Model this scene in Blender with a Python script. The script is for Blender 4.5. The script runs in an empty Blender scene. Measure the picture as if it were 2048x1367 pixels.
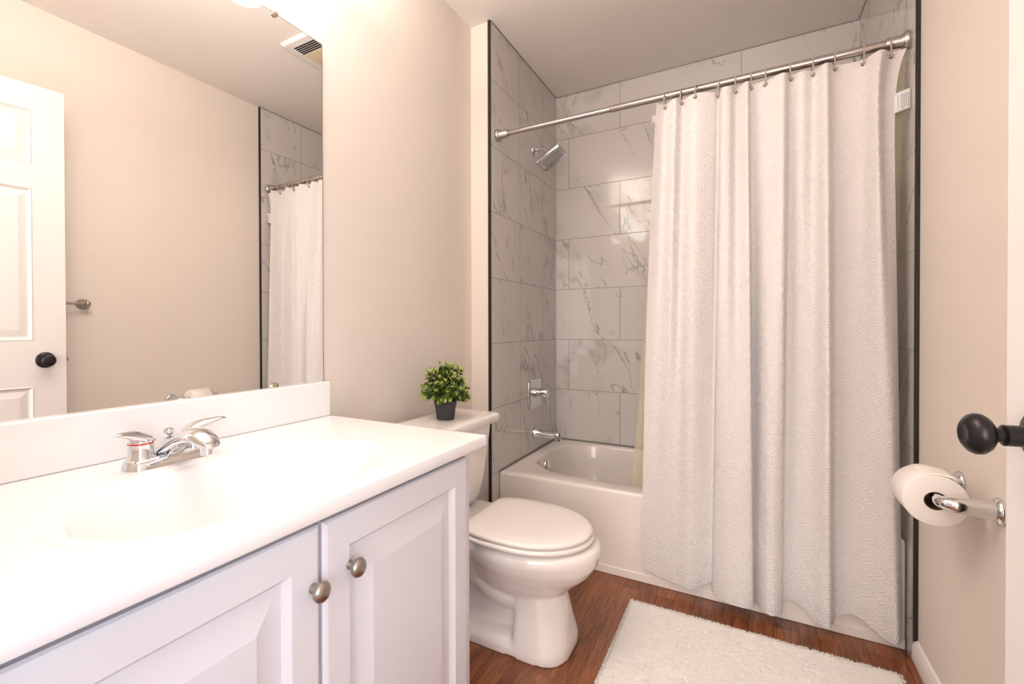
import bpy, bmesh, math, random
from mathutils import Vector, Matrix, noise
random.seed(7)
PI = math.pi
SC = bpy.context.scene
COL = SC.collection
W_IMG, H_IMG = 2048, 1367

# ------------------------------------------------------------------ camera
CAM = Vector((1.13761, -1.95101, 1.04412))
F_PX, SX, SY = 946.589, -84.646, -20.507
yaw, pit, rol = map(math.radians, (30.47262, 0.46244, -0.16498))
fw = Vector((-math.sin(yaw)*math.cos(pit), math.cos(yaw)*math.cos(pit), -math.sin(pit)))
rt = Vector((math.cos(yaw), math.sin(yaw), 0)); up = rt.cross(fw)
rt2 = rt*math.cos(rol) + up*math.sin(rol); up2 = up*math.cos(rol) - rt*math.sin(rol)
cd = bpy.data.cameras.new('camera'); cam = bpy.data.objects.new('camera', cd); COL.objects.link(cam)
M = Matrix.Identity(4)
for i in range(3):
    M[i][0], M[i][1], M[i][2], M[i][3] = rt2[i], up2[i], -fw[i], CAM[i]
cam.matrix_world = M
cd.sensor_fit = 'HORIZONTAL'; cd.sensor_width = 36; cd.lens = F_PX/W_IMG*36
cd.shift_x = -SX/W_IMG; cd.shift_y = SY/W_IMG
cd.clip_start = 0.02
SC.camera = cam

# ------------------------------------------------------------------ world, light, exposure
wd = bpy.data.worlds.new('world'); SC.world = wd; wd.use_nodes = True
bg = wd.node_tree.nodes['Background']; bg.inputs[0].default_value = (0.62, 0.78, 1.0, 1); bg.inputs[1].default_value = 1.2
SC.view_settings.view_transform = 'Standard'; SC.view_settings.look = 'None'
SC.view_settings.gamma = 1; SC.view_settings.exposure = 0.13
try: SC.view_settings.use_curve_mapping = False
except Exception: pass

def area(name, loc, target, sx, sy, power, color):
    l = bpy.data.lights.new(name, 'AREA'); l.shape = 'RECTANGLE'; l.size = sx; l.size_y = sy
    l.energy = power; l.color = color
    o = bpy.data.objects.new(name, l); COL.objects.link(o); o.location = loc
    o.rotation_euler = (Vector(target)-Vector(loc)).to_track_quat('-Z', 'Y').to_euler()
    return o
WINDOW_POWER = 46
HALL_POWER = 43
area('window_daylight', (2.66, -2.90, 1.40), (0.6, -1.75, 1.45), 1.25, 1.7, WINDOW_POWER, (0.68, 0.82, 1.0))
area('hall_fill_light', (1.15, -3.70, 1.30), (1.10, -1.0, 1.25), 1.3, 1.7, HALL_POWER, (1.0, 0.96, 0.93))  # added warm fill from the unseen hall, no lamp stands there
LAMP_STRENGTH = 7.6
UPLIGHT = 7.2
LAMP_COLOR = (1.0, 0.935, 0.89, 1)

# ------------------------------------------------------------------ room dimensions
X1, X3, Y2, ZC, RIM = 0.108, 1.579, 0.862, 2.466, 0.3577
YV, XC, ZT, ZB = -0.904, 0.5655, 0.7742, 0.880      # vanity end, front, top, splash top
YF = -1.935                                           # front wall, inner face
XW = 1.589                                            # painted right wall

# ------------------------------------------------------------------ materials
def newmat(name):
    m = bpy.data.materials.new(name); m.use_nodes = True
    nt = m.node_tree
    return m, nt, nt.nodes['Principled BSDF']
def srgb(r, g, b):
    f = lambda c: (c/255/12.92) if c/255 <= 0.04045 else ((c/255+0.055)/1.055)**2.4
    return (f(r), f(g), f(b), 1)
def simple(name, col, rough=0.5, metal=0.0, spec=None, coat=0.0, bump=None, bscale=200, bdist=0.001):
    m, nt, p = newmat(name)
    p.inputs['Base Color'].default_value = col; p.inputs['Roughness'].default_value = rough
    p.inputs['Metallic'].default_value = metal
    if spec is not None: p.inputs['Specular IOR Level'].default_value = spec
    if coat: p.inputs['Coat Weight'].default_value = coat; p.inputs['Coat Roughness'].default_value = 0.05
    tc = nt.nodes.new('ShaderNodeTexCoord')
    n = nt.nodes.new('ShaderNodeTexNoise'); n.inputs['Scale'].default_value = bscale; n.inputs['Detail'].default_value = 3
    nt.links.new(tc.outputs['Object'], n.inputs['Vector'])
    if bump:
        b = nt.nodes.new('ShaderNodeBump'); b.inputs['Strength'].default_value = bump; b.inputs['Distance'].default_value = bdist
        nt.links.new(n.outputs['Fac'], b.inputs['Height']); nt.links.new(b.outputs['Normal'], p.inputs['Normal'])
    else:   # faint roughness variation
        mr = nt.nodes.new('ShaderNodeMapRange'); mr.inputs['To Min'].default_value = max(rough-0.02, 0.0); mr.inputs['To Max'].default_value = rough+0.02
        n.inputs['Scale'].default_value = 12
        nt.links.new(n.outputs['Fac'], mr.inputs['Value']); nt.links.new(mr.outputs['Result'], p.inputs['Roughness'])
    return m
MT = {}
MT['paint'] = simple('beige_wall_paint', srgb(237, 226, 215), 0.55, bump=0.12, bscale=240, bdist=0.0015, spec=0.3)
MT['ceil'] = simple('ceiling_paint', srgb(247, 240, 233), 0.75, bump=0.10, bscale=200, bdist=0.0015, spec=0.2)
MT['white_paint'] = simple('white_satin_paint', srgb(240, 236, 232), 0.35, spec=0.4)
MT['door_paint'] = simple('door_white_paint', srgb(229, 225, 222), 0.35, spec=0.4)
MT['cab'] = simple('white_thermofoil', srgb(226, 223, 228), 0.32, spec=0.4)
MT['marble_top'] = simple('white_cultured_marble', srgb(250, 247, 246), 0.12, spec=0.5)
MT['porcelain'] = simple('porcelain', srgb(244, 238, 234), 0.06, spec=0.55, coat=0.3)
MT['seat'] = simple('white_seat_plastic', srgb(244, 237, 232), 0.16)
MT['tub'] = simple('white_tub_enamel', srgb(242, 234, 228), 0.10, spec=0.5)
MT['chrome'] = simple('chrome', (0.72, 0.73, 0.75, 1), 0.04, 1.0)
MT['nickel'] = simple('brushed_nickel', (0.42, 0.385, 0.35, 1), 0.30, 1.0)
MT['rod'] = simple('brushed_steel_rod', (0.50, 0.47, 0.45, 1), 0.26, 1.0)
MT['bronze'] = simple('oil_rubbed_bronze', (0.022, 0.019, 0.020, 1), 0.30, 0.6)
MT['black'] = simple('black_edge_metal', (0.012, 0.011, 0.012, 1), 0.45)
MT['dark'] = simple('dark_gap', (0.02, 0.018, 0.016, 1), 0.8)
MT['red'] = simple('red_ring', srgb(205, 40, 30), 0.3)
MT['ring'] = simple('taupe_ring_plastic', srgb(176, 160, 148), 0.3)
MT['grommet'] = simple('grommet_metal', (0.42, 0.37, 0.33, 1), 0.3, 1.0)
MT['clip'] = simple('clip_metal', (0.65, 0.55, 0.42, 1), 0.2, 1.0)
MT['pot'] = simple('dark_grey_pot', srgb(62, 60, 64), 0.6)
MT['soil'] = simple('soil', srgb(34, 26, 20), 0.95, bump=0.8, bscale=300)
MT['stem'] = simple('stem', srgb(70, 90, 35), 0.6)
MT['tissue'] = simple('toilet_tissue', srgb(250, 244, 238), 0.9, bump=0.15, bscale=600, spec=0.1)
MT['core'] = simple('cardboard_core', srgb(92, 68, 52), 0.9)
MT['rug'] = simple('white_shag', srgb(250, 246, 242), 0.95, bump=0.6, bscale=260, bdist=0.004, spec=0.05)
MT['tagcloth'] = simple('care_tag_cloth', srgb(240, 238, 238), 0.8)
MT['ink'] = simple('grey_print', srgb(150, 148, 152), 0.8)
MT['lens'] = simple('fan_lens_plastic', srgb(226, 208, 180), 0.3)
MT['caulk'] = simple('grey_caulk', srgb(150, 145, 138), 0.7)

def leafmat(name, c1, c2):
    m, nt, p = newmat(name)
    tc = nt.nodes.new('ShaderNodeTexCoord'); n = nt.nodes.new('ShaderNodeTexNoise'); n.inputs['Scale'].default_value = 60
    mx = nt.nodes.new('ShaderNodeMix'); mx.data_type = 'RGBA'
    mx.inputs['A'].default_value = c1; mx.inputs['B'].default_value = c2
    nt.links.new(tc.outputs['Object'], n.inputs['Vector']); nt.links.new(n.outputs['Fac'], mx.inputs['Factor'])
    nt.links.new(mx.outputs['Result'], p.inputs['Base Color'])
    p.inputs['Roughness'].default_value = 0.4
    return m
MT['leaf'] = leafmat('leaf_green', srgb(46, 68, 20), srgb(98, 118, 46))
MT['leaf2'] = leafmat('young_leaf_green', srgb(140, 165, 60), srgb(205, 214, 112))

def mirror_mat():
    m, nt, p = newmat('mirror_silver')
    p.inputs['Base Color'].default_value = (0.93, 0.935, 0.93, 1); p.inputs['Metallic'].default_value = 1; p.inputs['Roughness'].default_value = 0.0
    return m
MT['mirror'] = mirror_mat()

def shade_mat():
    m, nt, p = newmat('lit_frosted_shade')
    p.inputs['Base Color'].default_value = (0.9, 0.88, 0.85, 1)
    p.inputs['Emission Color'].default_value = LAMP_COLOR; p.inputs['Emission Strength'].default_value = LAMP_STRENGTH
    return m
MT['shade'] = shade_mat()

def math_node(nt, op, a, b=None, clamp=False):
    n = nt.nodes.new('ShaderNodeMath'); n.operation = op; n.use_clamp = clamp
    for i, v in enumerate((a, b)):
        if v is None: continue
        if isinstance(v, (int, float)): n.inputs[i].default_value = v
        else: nt.links.new(v, n.inputs[i])
    return n.outputs[0]

def tile_mat(name, axis, u0, bw, off, seed, tilt=-24):
    """glossy marble-look porcelain tile; axis 0: along X, 1: along Y"""
    m, nt, p = newmat(name); L = nt.links.new
    tc = nt.nodes.new('ShaderNodeTexCoord'); sp = nt.nodes.new('ShaderNodeSeparateXYZ'); L(tc.outputs['Object'], sp.inputs[0])
    u = math_node(nt, 'SUBTRACT', sp.outputs[axis], u0); v = math_node(nt, 'SUBTRACT', sp.outputs[2], RIM-0.307*4)
    cb = nt.nodes.new('ShaderNodeCombineXYZ'); L(u, cb.inputs[0]); L(v, cb.inputs[1])
    br = nt.nodes.new('ShaderNodeTexBrick'); L(cb.outputs[0], br.inputs['Vector'])
    br.offset = off; br.offset_frequency = 2; br.squash = 1
    br.inputs['Color1'].default_value = (0, 0, 0, 1); br.inputs['Color2'].default_value = (1, 1, 1, 1); br.inputs['Mortar'].default_value = (0, 0, 0, 1)
    br.inputs['Scale'].default_value = 1; br.inputs['Brick Width'].default_value = bw; br.inputs['Row Height'].default_value = 0.307
    br.inputs['Mortar Size'].default_value = 0.0013; br.inputs['Mortar Smooth'].default_value = 0.1; br.inputs['Bias'].default_value = 0
    # per tile shift of the pattern
    sh = nt.nodes.new('ShaderNodeVectorMath'); sh.operation = 'MULTIPLY_ADD'
    L(br.outputs['Color'], sh.inputs[0]); sh.inputs[1].default_value = (17.3, 9.1, 5.7); L(cb.outputs[0], sh.inputs[2])
    base = nt.nodes.new('ShaderNodeVectorMath'); base.operation = 'ADD'; L(sh.outputs[0], base.inputs[0]); base.inputs[1].default_value = (seed, seed*1.7, seed*0.6)
    mr0 = nt.nodes.new('ShaderNodeMapping'); L(base.outputs[0], mr0.inputs['Vector']); mr0.inputs['Rotation'].default_value = (0, 0, math.radians(tilt))
    mp = nt.nodes.new('ShaderNodeMapping'); L(mr0.outputs[0], mp.inputs['Vector']); mp.inputs['Scale'].default_value = (2.3, 0.75, 1)
    def vein(scale, width, dist):
        n = nt.nodes.new('ShaderNodeTexNoise'); L(mp.outputs[0], n.inputs['Vector'])
        n.inputs['Scale'].default_value = scale; n.inputs['Detail'].default_value = 5; n.inputs['Roughness'].default_value = 0.55; n.inputs['Distortion'].default_value = dist
        a = math_node(nt, 'ABSOLUTE', math_node(nt, 'SUBTRACT', n.outputs['Fac'], 0.5))
        return math_node(nt, 'SUBTRACT', 1.0, math_node(nt, 'DIVIDE', a, width), clamp=True)
    def mask(scale, lo, hi):
        n = nt.nodes.new('ShaderNodeTexNoise'); L(base.outputs[0], n.inputs['Vector']); n.inputs['Scale'].default_value = scale; n.inputs['Detail'].default_value = 2
        r = nt.nodes.new('ShaderNodeMapRange'); r.inputs['From Min'].default_value = lo; r.inputs['From Max'].default_value = hi; L(n.outputs['Fac'], r.inputs['Value'])
        return r.outputs[0]
    v1 = math_node(nt, 'MULTIPLY', vein(1.3, 0.0075, 0.25), mask(3.0, 0.44, 0.56))
    v2 = math_node(nt, 'MULTIPLY', vein(2.4, 0.010, 0.35), mask(4.5, 0.50, 0.62))
    v3 = math_node(nt, 'MULTIPLY', vein(1.3, 0.055, 0.25), mask(4.0, 0.54, 0.70))
    vv = math_node(nt, 'MAXIMUM', math_node(nt, 'MAXIMUM', math_node(nt, 'MULTIPLY', v1, 0.62), math_node(nt, 'MULTIPLY', v2, 0.5)), math_node(nt, 'MULTIPLY', v3, 0.42))
    cl = nt.nodes.new('ShaderNodeTexNoise'); L(base.outputs[0], cl.inputs['Vector']); cl.inputs['Scale'].default_value = 3; cl.inputs['Detail'].default_value = 4
    c0 = nt.nodes.new('ShaderNodeMix'); c0.data_type = 'RGBA'; c0.inputs['A'].default_value = srgb(212, 206, 201); c0.inputs['B'].default_value = srgb(223, 218, 214); L(cl.outputs['Fac'], c0.inputs['Factor'])
    c1 = nt.nodes.new('ShaderNodeMix'); c1.data_type = 'RGBA'; L(c0.outputs['Result'], c1.inputs['A']); c1.inputs['B'].default_value = srgb(96, 96, 94); L(vv, c1.inputs['Factor'])
    c2 = nt.nodes.new('ShaderNodeMix'); c2.data_type = 'RGBA'; L(c1.outputs['Result'], c2.inputs['A']); c2.inputs['B'].default_value = srgb(128, 122, 116); L(br.outputs['Fac'], c2.inputs['Factor'])
    L(c2.outputs['Result'], p.inputs['Base Color'])
    rg = math_node(nt, 'MULTIPLY_ADD', br.outputs['Fac'], 0.6); rg.node.inputs[2].default_value = 0.045; L(rg, p.inputs['Roughness'])
    b = nt.nodes.new('ShaderNodeBump'); b.inputs['Strength'].default_value = 0.5; b.inputs['Distance'].default_value = 0.001; b.invert = True
    L(br.outputs['Fac'], b.inputs['Height']); L(b.outputs['Normal'], p.inputs['Normal'])
    return m
MT['tile_back'] = tile_mat('marble_tile_running_bond', 0, 0.495-0.305, 0.61, 0.5, 3.1)
MT['tile_left'] = tile_mat('marble_tile_stacked', 1, 0.0, 0.32, 0.0, 11.4)
MT['tile_right'] = tile_mat('marble_tile_stacked_right', 1, 0.0, 0.32, 0.0, 23.9)

def wood_mat():
    m, nt, p = newmat('red_brown_oak_planks'); L = nt.links.new
    tc = nt.nodes.new('ShaderNodeTexCoord'); sp = nt.nodes.new('ShaderNodeSeparateXYZ'); L(tc.outputs['Object'], sp.inputs[0])
    cb = nt.nodes.new('ShaderNodeCombineXYZ'); L(sp.outputs[1], cb.inputs[0]); L(sp.outputs[0], cb.inputs[1])
    br = nt.nodes.new('ShaderNodeTexBrick'); L(cb.outputs[0], br.inputs['Vector']); br.offset = 0.37; br.offset_frequency = 2
    br.inputs['Color1'].default_value = (0, 0, 0, 1); br.inputs['Color2'].default_value = (1, 1, 1, 1); br.inputs['Mortar'].default_value = (0.5, 0.5, 0.5, 1)
    br.inputs['Scale'].default_value = 1; br.inputs['Brick Width'].default_value = 0.62; br.inputs['Row Height'].default_value = 0.064
    br.inputs['Mortar Size'].default_value = 0.0006; br.inputs['Mortar Smooth'].default_value = 0.2
    sh = nt.nodes.new('ShaderNodeVectorMath'); sh.operation = 'MULTIPLY_ADD'; L(br.outputs['Color'], sh.inputs[0]); sh.inputs[1].default_value = (13, 7, 3); L(cb.outputs[0], sh.inputs[2])
    mp = nt.nodes.new('ShaderNodeMapping'); L(sh.outputs[0], mp.inputs['Vector']); mp.inputs['Scale'].default_value = (1.6, 22, 1)
    n = nt.nodes.new('ShaderNodeTexNoise'); L(mp.outputs[0], n.inputs['Vector']); n.inputs['Scale'].default_value = 3.0; n.inputs['Detail'].default_value = 7; n.inputs['Roughness'].default_value = 0.65; n.inputs['Distortion'].default_value = 1.6
    mp2 = nt.nodes.new('ShaderNodeMapping'); L(sh.outputs[0], mp2.inputs['Vector']); mp2.inputs['Scale'].default_value = (8, 260, 1)
    n2 = nt.nodes.new('ShaderNodeTexNoise'); L(mp2.outputs[0], n2.inputs['Vector']); n2.inputs['Scale'].default_value = 1.5; n2.inputs['Detail'].default_value = 3
    f = math_node(nt, 'ADD', math_node(nt, 'MULTIPLY', n.outputs['Fac'], 0.7), math_node(nt, 'MULTIPLY', n2.outputs['Fac'], 0.3))
    bw = nt.nodes.new('ShaderNodeRGBToBW'); L(br.outputs['Color'], bw.inputs[0])
    f = math_node(nt, 'ADD', f, math_node(nt, 'MULTIPLY', math_node(nt, 'SUBTRACT', bw.outputs[0], 0.5), 0.16))
    cr = nt.nodes.new('ShaderNodeValToRGB'); L(f, cr.inputs[0])
    e = cr.color_ramp.elements; e[0].position = 0.30; e[0].color = srgb(84, 46, 27); e[1].position = 0.72; e[1].color = srgb(178, 116, 76)
    x = e.new(0.5); x.color = srgb(138, 82, 52)
    c2 = nt.nodes.new('ShaderNodeMix'); c2.data_type = 'RGBA'; L(cr.outputs[0], c2.inputs['A']); c2.inputs['B'].default_value = srgb(52, 26, 16); L(br.outputs['Fac'], c2.inputs['Factor'])
    L(c2.outputs['Result'], p.inputs['Base Color']); p.inputs['Roughness'].default_value = 0.28
    b = nt.nodes.new('ShaderNodeBump'); b.inputs['Strength'].default_value = 0.12; b.inputs['Distance'].default_value = 0.001
    L(n2.outputs['Fac'], b.inputs['Height']); L(b.outputs['Normal'], p.inputs['Normal'])
    return m
MT['wood'] = wood_mat()

def curtain_mat():
    m, nt, p = newmat('white_embossed_fabric'); L = nt.links.new
    uv = nt.nodes.new('ShaderNodeUVMap'); uv.uv_map = 'UVMap'; sp = nt.nodes.new('ShaderNodeSeparateXYZ'); L(uv.outputs[0], sp.inputs[0])
    CW, CH = 0.046, 0.040
    cu = math_node(nt, 'DIVIDE', sp.outputs[0], CW)
    col = math_node(nt, 'FLOOR', cu)
    par = math_node(nt, 'MULTIPLY', math_node(nt, 'MODULO', col, 2.0), 0.5)
    cv = math_node(nt, 'ADD', math_node(nt, 'DIVIDE', sp.outputs[1], CH), par)
    fu = math_node(nt, 'ABSOLUTE', math_node(nt, 'SUBTRACT', math_node(nt, 'FRACT', cu), 0.5))
    fv = math_node(nt, 'ABSOLUTE', math_node(nt, 'SUBTRACT', math_node(nt, 'FRACT', cv), 0.5))
    d = math_node(nt, 'MAXIMUM', math_node(nt, 'MAXIMUM', fu, fv), math_node(nt, 'MULTIPLY', math_node(nt, 'ADD', fu, fv), 0.72))
    ring = math_node(nt, 'SINE', math_node(nt, 'MULTIPLY', d, 32.0))
    n = nt.nodes.new('ShaderNodeTexNoise'); n.inputs['Scale'].default_value = 500; n.inputs['Detail'].default_value = 2; L(uv.outputs[0], n.inputs['Vector'])
    h = math_node(nt, 'ADD', ring, math_node(nt, 'MULTIPLY', n.outputs['Fac'], 0.8))
    b = nt.nodes.new('ShaderNodeBump'); b.inputs['Strength'].default_value = 0.55; b.inputs['Distance'].default_value = 0.0013
    L(h, b.inputs['Height']); L(b.outputs['Normal'], p.inputs['Normal'])
    p.inputs['Base Color'].default_value = srgb(240, 235, 233); p.inputs['Roughness'].default_value = 0.85; p.inputs['Specular IOR Level'].default_value = 0.15
    tr = nt.nodes.new('ShaderNodeBsdfTranslucent'); tr.inputs[0].default_value = srgb(248, 240, 235)
    mx = nt.nodes.new('ShaderNodeMixShader'); mx.inputs[0].default_value = 0.12
    L(p.outputs[0], mx.inputs[1]); L(tr.outputs[0], mx.inputs[2]); L(mx.outputs[0], nt.nodes['Material Output'].inputs[0])
    return m
MT['curtain'] = curtain_mat()

def liner_mat(name, col, alpha):
    m, nt, p = newmat(name); L = nt.links.new
    p.inputs['Base Color'].default_value = col; p.inputs['Roughness'].default_value = 0.12
    tr = nt.nodes.new('ShaderNodeBsdfTransparent'); tr.inputs[0].default_value = (0.96, 0.95, 0.90, 1)
    n = nt.nodes.new('ShaderNodeTexNoise'); n.inputs['Scale'].default_value = 18
    b = nt.nodes.new('ShaderNodeBump'); b.inputs['Strength'].default_value = 0.4; b.inputs['Distance'].default_value = 0.01
    L(n.outputs['Fac'], b.inputs['Height']); L(b.outputs['Normal'], p.inputs['Normal'])
    mx = nt.nodes.new('ShaderNodeMixShader'); mx.inputs[0].default_value = alpha
    L(tr.outputs[0], mx.inputs[1]); L(p.outputs[0], mx.inputs[2]); L(mx.outputs[0], nt.nodes['Material Output'].inputs[0])
    return m
MT['liner'] = liner_mat('cloudy_vinyl_liner', srgb(238, 226, 188), 0.42)

# ------------------------------------------------------------------ helpers
def worg(o):
    v = Vector((0, 0, 0))
    while o: v += o.location; o = o.parent
    return v
def thing(name, loc, label=None, cat=None, group=None, kind=None):
    o = bpy.data.objects.new(name, None); COL.objects.link(o); o.location = loc
    o.empty_display_size = 0.05
    return tag(o, label, cat, group, kind)
def tag(o, label=None, cat=None, group=None, kind=None):
    if label: o['label'] = label
    if cat: o['category'] = cat
    if group: o['group'] = group
    if kind: o['kind'] = kind
    return o
def obj(name, bm, mat, parent=None, smooth=True, angle=40, bevel=0, bseg=2, subsurf=0):
    """link a bmesh (built in world coordinates) as ONE object under its parent"""
    org = worg(parent) if parent else Vector((0, 0, 0))
    if parent is None:
        cs = [v.co for v in bm.verts]
        lo = Vector((min(c.x for c in cs), min(c.y for c in cs), min(c.z for c in cs))); hi = Vector((max(c.x for c in cs), max(c.y for c in cs), max(c.z for c in cs)))
        keep = Vector((0, 0, 0))
    for v in bm.verts: v.co -= org
    bmesh.ops.recalc_face_normals(bm, faces=bm.faces[:])
    me = bpy.data.meshes.new(name); bm.to_mesh(me); bm.free()
    o = bpy.data.objects.new(name, me); COL.objects.link(o)
    if isinstance(mat, str): mat = MT[mat]
    me.materials.append(mat)
    if parent: o.parent = parent
    if bevel:
        b = o.modifiers.new('bevel', 'BEVEL'); b.width = bevel; b.segments = bseg; b.limit_method = 'ANGLE'; b.angle_limit = math.radians(35)
    if subsurf:
        s = o.modifiers.new('sub', 'SUBSURF'); s.levels = subsurf; s.render_levels = subsurf
    if smooth:
        me.shade_smooth()
        if angle < 180:
            try: me.set_sharp_from_angle(angle=math.radians(angle))
            except Exception: pass
    return o
def BM(): return bmesh.new()
def box(bm, x0, x1, y0, y1, z0, z1):
    vs = [bm.verts.new((x, y, z)) for x in (x0, x1) for y in (y0, y1) for z in (z0, z1)]
    for f in ((0, 1, 3, 2), (4, 6, 7, 5), (0, 4, 5, 1), (2, 3, 7, 6), (0, 2, 6, 4), (1, 5, 7, 3)):
        bm.faces.new([vs[i] for i in f])
    return vs
def frame_of(ax):
    ax = Vector(ax).normalized()
    a = Vector((0, 0, 1)) if abs(ax.z) < 0.9 else Vector((1, 0, 0))
    u = a.cross(ax).normalized(); v = ax.cross(u).normalized()
    return ax, u, v
def ring(bm, c, u, v, ru, rv, n, ph=0):
    return [bm.verts.new(Vector(c) + u*ru*math.cos(2*PI*i/n+ph) + v*rv*math.sin(2*PI*i/n+ph)) for i in range(n)]
def bridge(bm, A, B, closed=True):
    n = len(A)
    for i in range(n if closed else n-1):
        bm.faces.new((A[i], A[(i+1) % n], B[(i+1) % n], B[i]))
def cap(bm, R):
    try: bm.faces.new(R)
    except ValueError: pass
def lathe(bm, o, axis, prof, n=32, caps=True):
    """prof: list of (distance along axis, radius)"""
    ax, u, v = frame_of(axis); o = Vector(o); R = []
    for d, r in prof:
        if r < 1e-6: R.append(bm.verts.new(o+ax*d))
        else: R.append(ring(bm, o+ax*d, u, v, r, r, n))
    for a, b in zip(R, R[1:]):
        if isinstance(a, list) and isinstance(b, list): bridge(bm, a, b)
        elif isinstance(a, list):
            for i in range(n): bm.faces.new((a[i], a[(i+1) % n], b))
        elif isinstance(b, list):
            for i in range(n): bm.faces.new((a, b[(i+1) % n], b[i]))
    if caps:
        if isinstance(R[0], list): cap(bm, R[0])
        if isinstance(R[-1], list): cap(bm, R[-1])
def tube(bm, pts, rad, n=16, caps=True, flat=None):
    """swept circle; rad scalar or list; flat: list of (ru, rv) and a fixed up vector"""
    pts = [Vector(p) for p in pts]; R = []
    if not isinstance(rad, (list, tuple)): rad = [rad]*len(pts)
    prev = None
    for i, p in enumerate(pts):
        t = (pts[min(i+1, len(pts)-1)]-pts[max(i-1, 0)]).normalized()
        if prev is None: ax, u, v = frame_of(t)
        else:
            u = (prev-t*prev.dot(t)).normalized(); v = t.cross(u)
        prev = u
        r = rad[i]
        ru, rv = r if isinstance(r, (tuple, list)) else (r, r)
        R.append(ring(bm, p, u, v, ru, rv, n))
    for a, b in zip(R, R[1:]): bridge(bm, a, b)
    if caps: cap(bm, R[0]); cap(bm, R[-1])
def smooth_path(P, k=6):
    P = [Vector(p) for p in P]; out = []
    for i in range(len(P)-1):
        p0, p1, p2, p3 = P[max(i-1, 0)], P[i], P[i+1], P[min(i+2, len(P)-1)]
        for j in range(k):
            t = j/k
            out.append(0.5*((2*p1)+(p2-p0)*t+(2*p0-5*p1+4*p2-p3)*t*t+(3*p1-p0-3*p2+p3)*t**3))
    out.append(P[-1]); return out
def loft(bm, rings, caps=True):
    R = [[bm.verts.new(p) for p in r] for r in rings]
    for a, b in zip(R, R[1:]): bridge(bm, a, b)
    if caps: cap(bm, R[0]); cap(bm, R[-1])
    return R
def rrect(cx, cy, hx, hy, r, z, k=6):
    r = min(r, hx-1e-4, hy-1e-4); out = []
    for sx, sy, a0 in ((1, 1, 0), (-1, 1, PI/2), (-1, -1, PI), (1, -1, 1.5*PI)):
        for i in range(k+1):
            a = a0+PI/2*i/k
            out.append((cx+sx*(hx-r)+r*math.cos(a), cy+sy*(hy-r)+r*math.sin(a), z))
    return out
def face_grid(bm, O, U, V, N, us, vs, cells, prof):
    """a face made of rectangles; cells (i, j) get a nested raised-panel profile [(inset, depth)]"""
    O, U, V, N = Vector(O), Vector(U), Vector(V), Vector(N)
    P = lambda a, b, d=0: bm.verts.new(O+U*a+V*b+N*d)
    for i in range(len(us)-1):
        for j in range(len(vs)-1):
            a0, a1, b0, b1 = us[i], us[i+1], vs[j], vs[j+1]
            prev = [P(a0, b0), P(a1, b0), P(a1, b1), P(a0, b1)]
            if (i, j) in cells:
                for ins, dp in prof:
                    cur = [P(a0+ins, b0+ins, dp), P(a1-ins, b0+ins, dp), P(a1-ins, b1-ins, dp), P(a0+ins, b1-ins, dp)]
                    bridge(bm, prev, cur); prev = cur
            bm.faces.new(prev)

# ------------------------------------------------------------------ setting
def struct(name, bm, mat, parent=None, **k):
    o = obj(name, bm, mat, parent, **k)
    if parent is None: o['kind'] = 'structure'
    return o
T = 0.10
b = BM(); box(b, -T, 2.7, -3.75, Y2+0.12, -0.08, 0.0); struct('floor', b, 'wood', smooth=False)
b = BM(); box(b, -T, XW+T, YF-T-0.02, Y2+0.12, ZC, ZC+0.08); struct('ceiling', b, 'ceil', smooth=False)
b = BM(); box(b, -T, 0.0, YF, 0.0, 0, ZC); struct('wall_left', b, 'paint', smooth=False)
b = BM(); box(b, -T, X1-0.010, 0.0, Y2, 0, ZC); struct('wall_return', b, 'paint', smooth=False)
b = BM(); box(b, XW, XW+T, YF, Y2, 0, ZC); struct('wall_right', b, 'paint', smooth=False)
b = BM(); box(b, -T, XW+T, Y2, Y2+0.10, 0, ZC); struct('wall_back', b, 'tile_back', smooth=False)
b = BM(); box(b, X1-0.010, X1, 0.0, Y2, 0, ZC); struct('wall_alcove_left', b, 'tile_left', smooth=False)
b = BM(); box(b, X3, XW, 0.0, Y2, 0, ZC); struct('wall_alcove_right', b, 'tile_right', smooth=False)
# front wall with the doorway the photograph is taken from
DX0, DX1, DZ = 0.70, 1.558, 2.075
b = BM(); box(b, -T, DX0, YF-T, YF, 0, ZC); box(b, DX1, XW+T, YF-T, YF, 0, ZC); box(b, DX0, DX1, YF-T, YF, DZ, ZC)
struct('wall_front', b, 'paint', smooth=False)
b = BM(); box(b, DX0-0.065, DX0, YF, YF+0.016, 0, DZ+0.065); box(b, DX0, DX1, YF, YF+0.016, DZ, DZ+0.065)
struct('trim_3', b, 'white_paint', bevel=0.004)
# hallway beyond the doorway, with the window that lights it
b = BM(); box(b, -T, 2.7, -3.75, YF-T-0.02, ZC, ZC+0.08); struct('ceiling_hall', b, 'ceil', smooth=False)
b = BM(); box(b, -T-0.1, -T, -3.75, YF-T, 0, ZC); struct('wall_hall_left', b, 'paint', smooth=False)
b = BM(); WY0, WY1 = -3.55, -2.25
box(b, 2.7, 2.8, -3.75, WY0, 0, ZC); box(b, 2.7, 2.8, WY1, YF-T, 0, ZC); box(b, 2.7, 2.8, WY0, WY1, 0, 0.5); box(b, 2.7, 2.8, WY0, WY1, 2.25, ZC)
struct('wall_hall_right', b, 'paint', smooth=False)
b = BM(); box(b, XW+T, 2.7, YF-T-0.1, YF-T, 0, ZC); struct('wall_hall_near', b, 'paint', smooth=False)
b = BM(); box(b, -T, 2.7, -3.85, -3.75, 0, ZC); struct('wall_hall_far', b, 'paint', smooth=False)
b = BM()
for y in (WY0, (WY0+WY1)/2-0.02, WY1-0.04): box(b, 2.73, 2.77, y, y+0.04, 0.5, 2.25)
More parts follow.
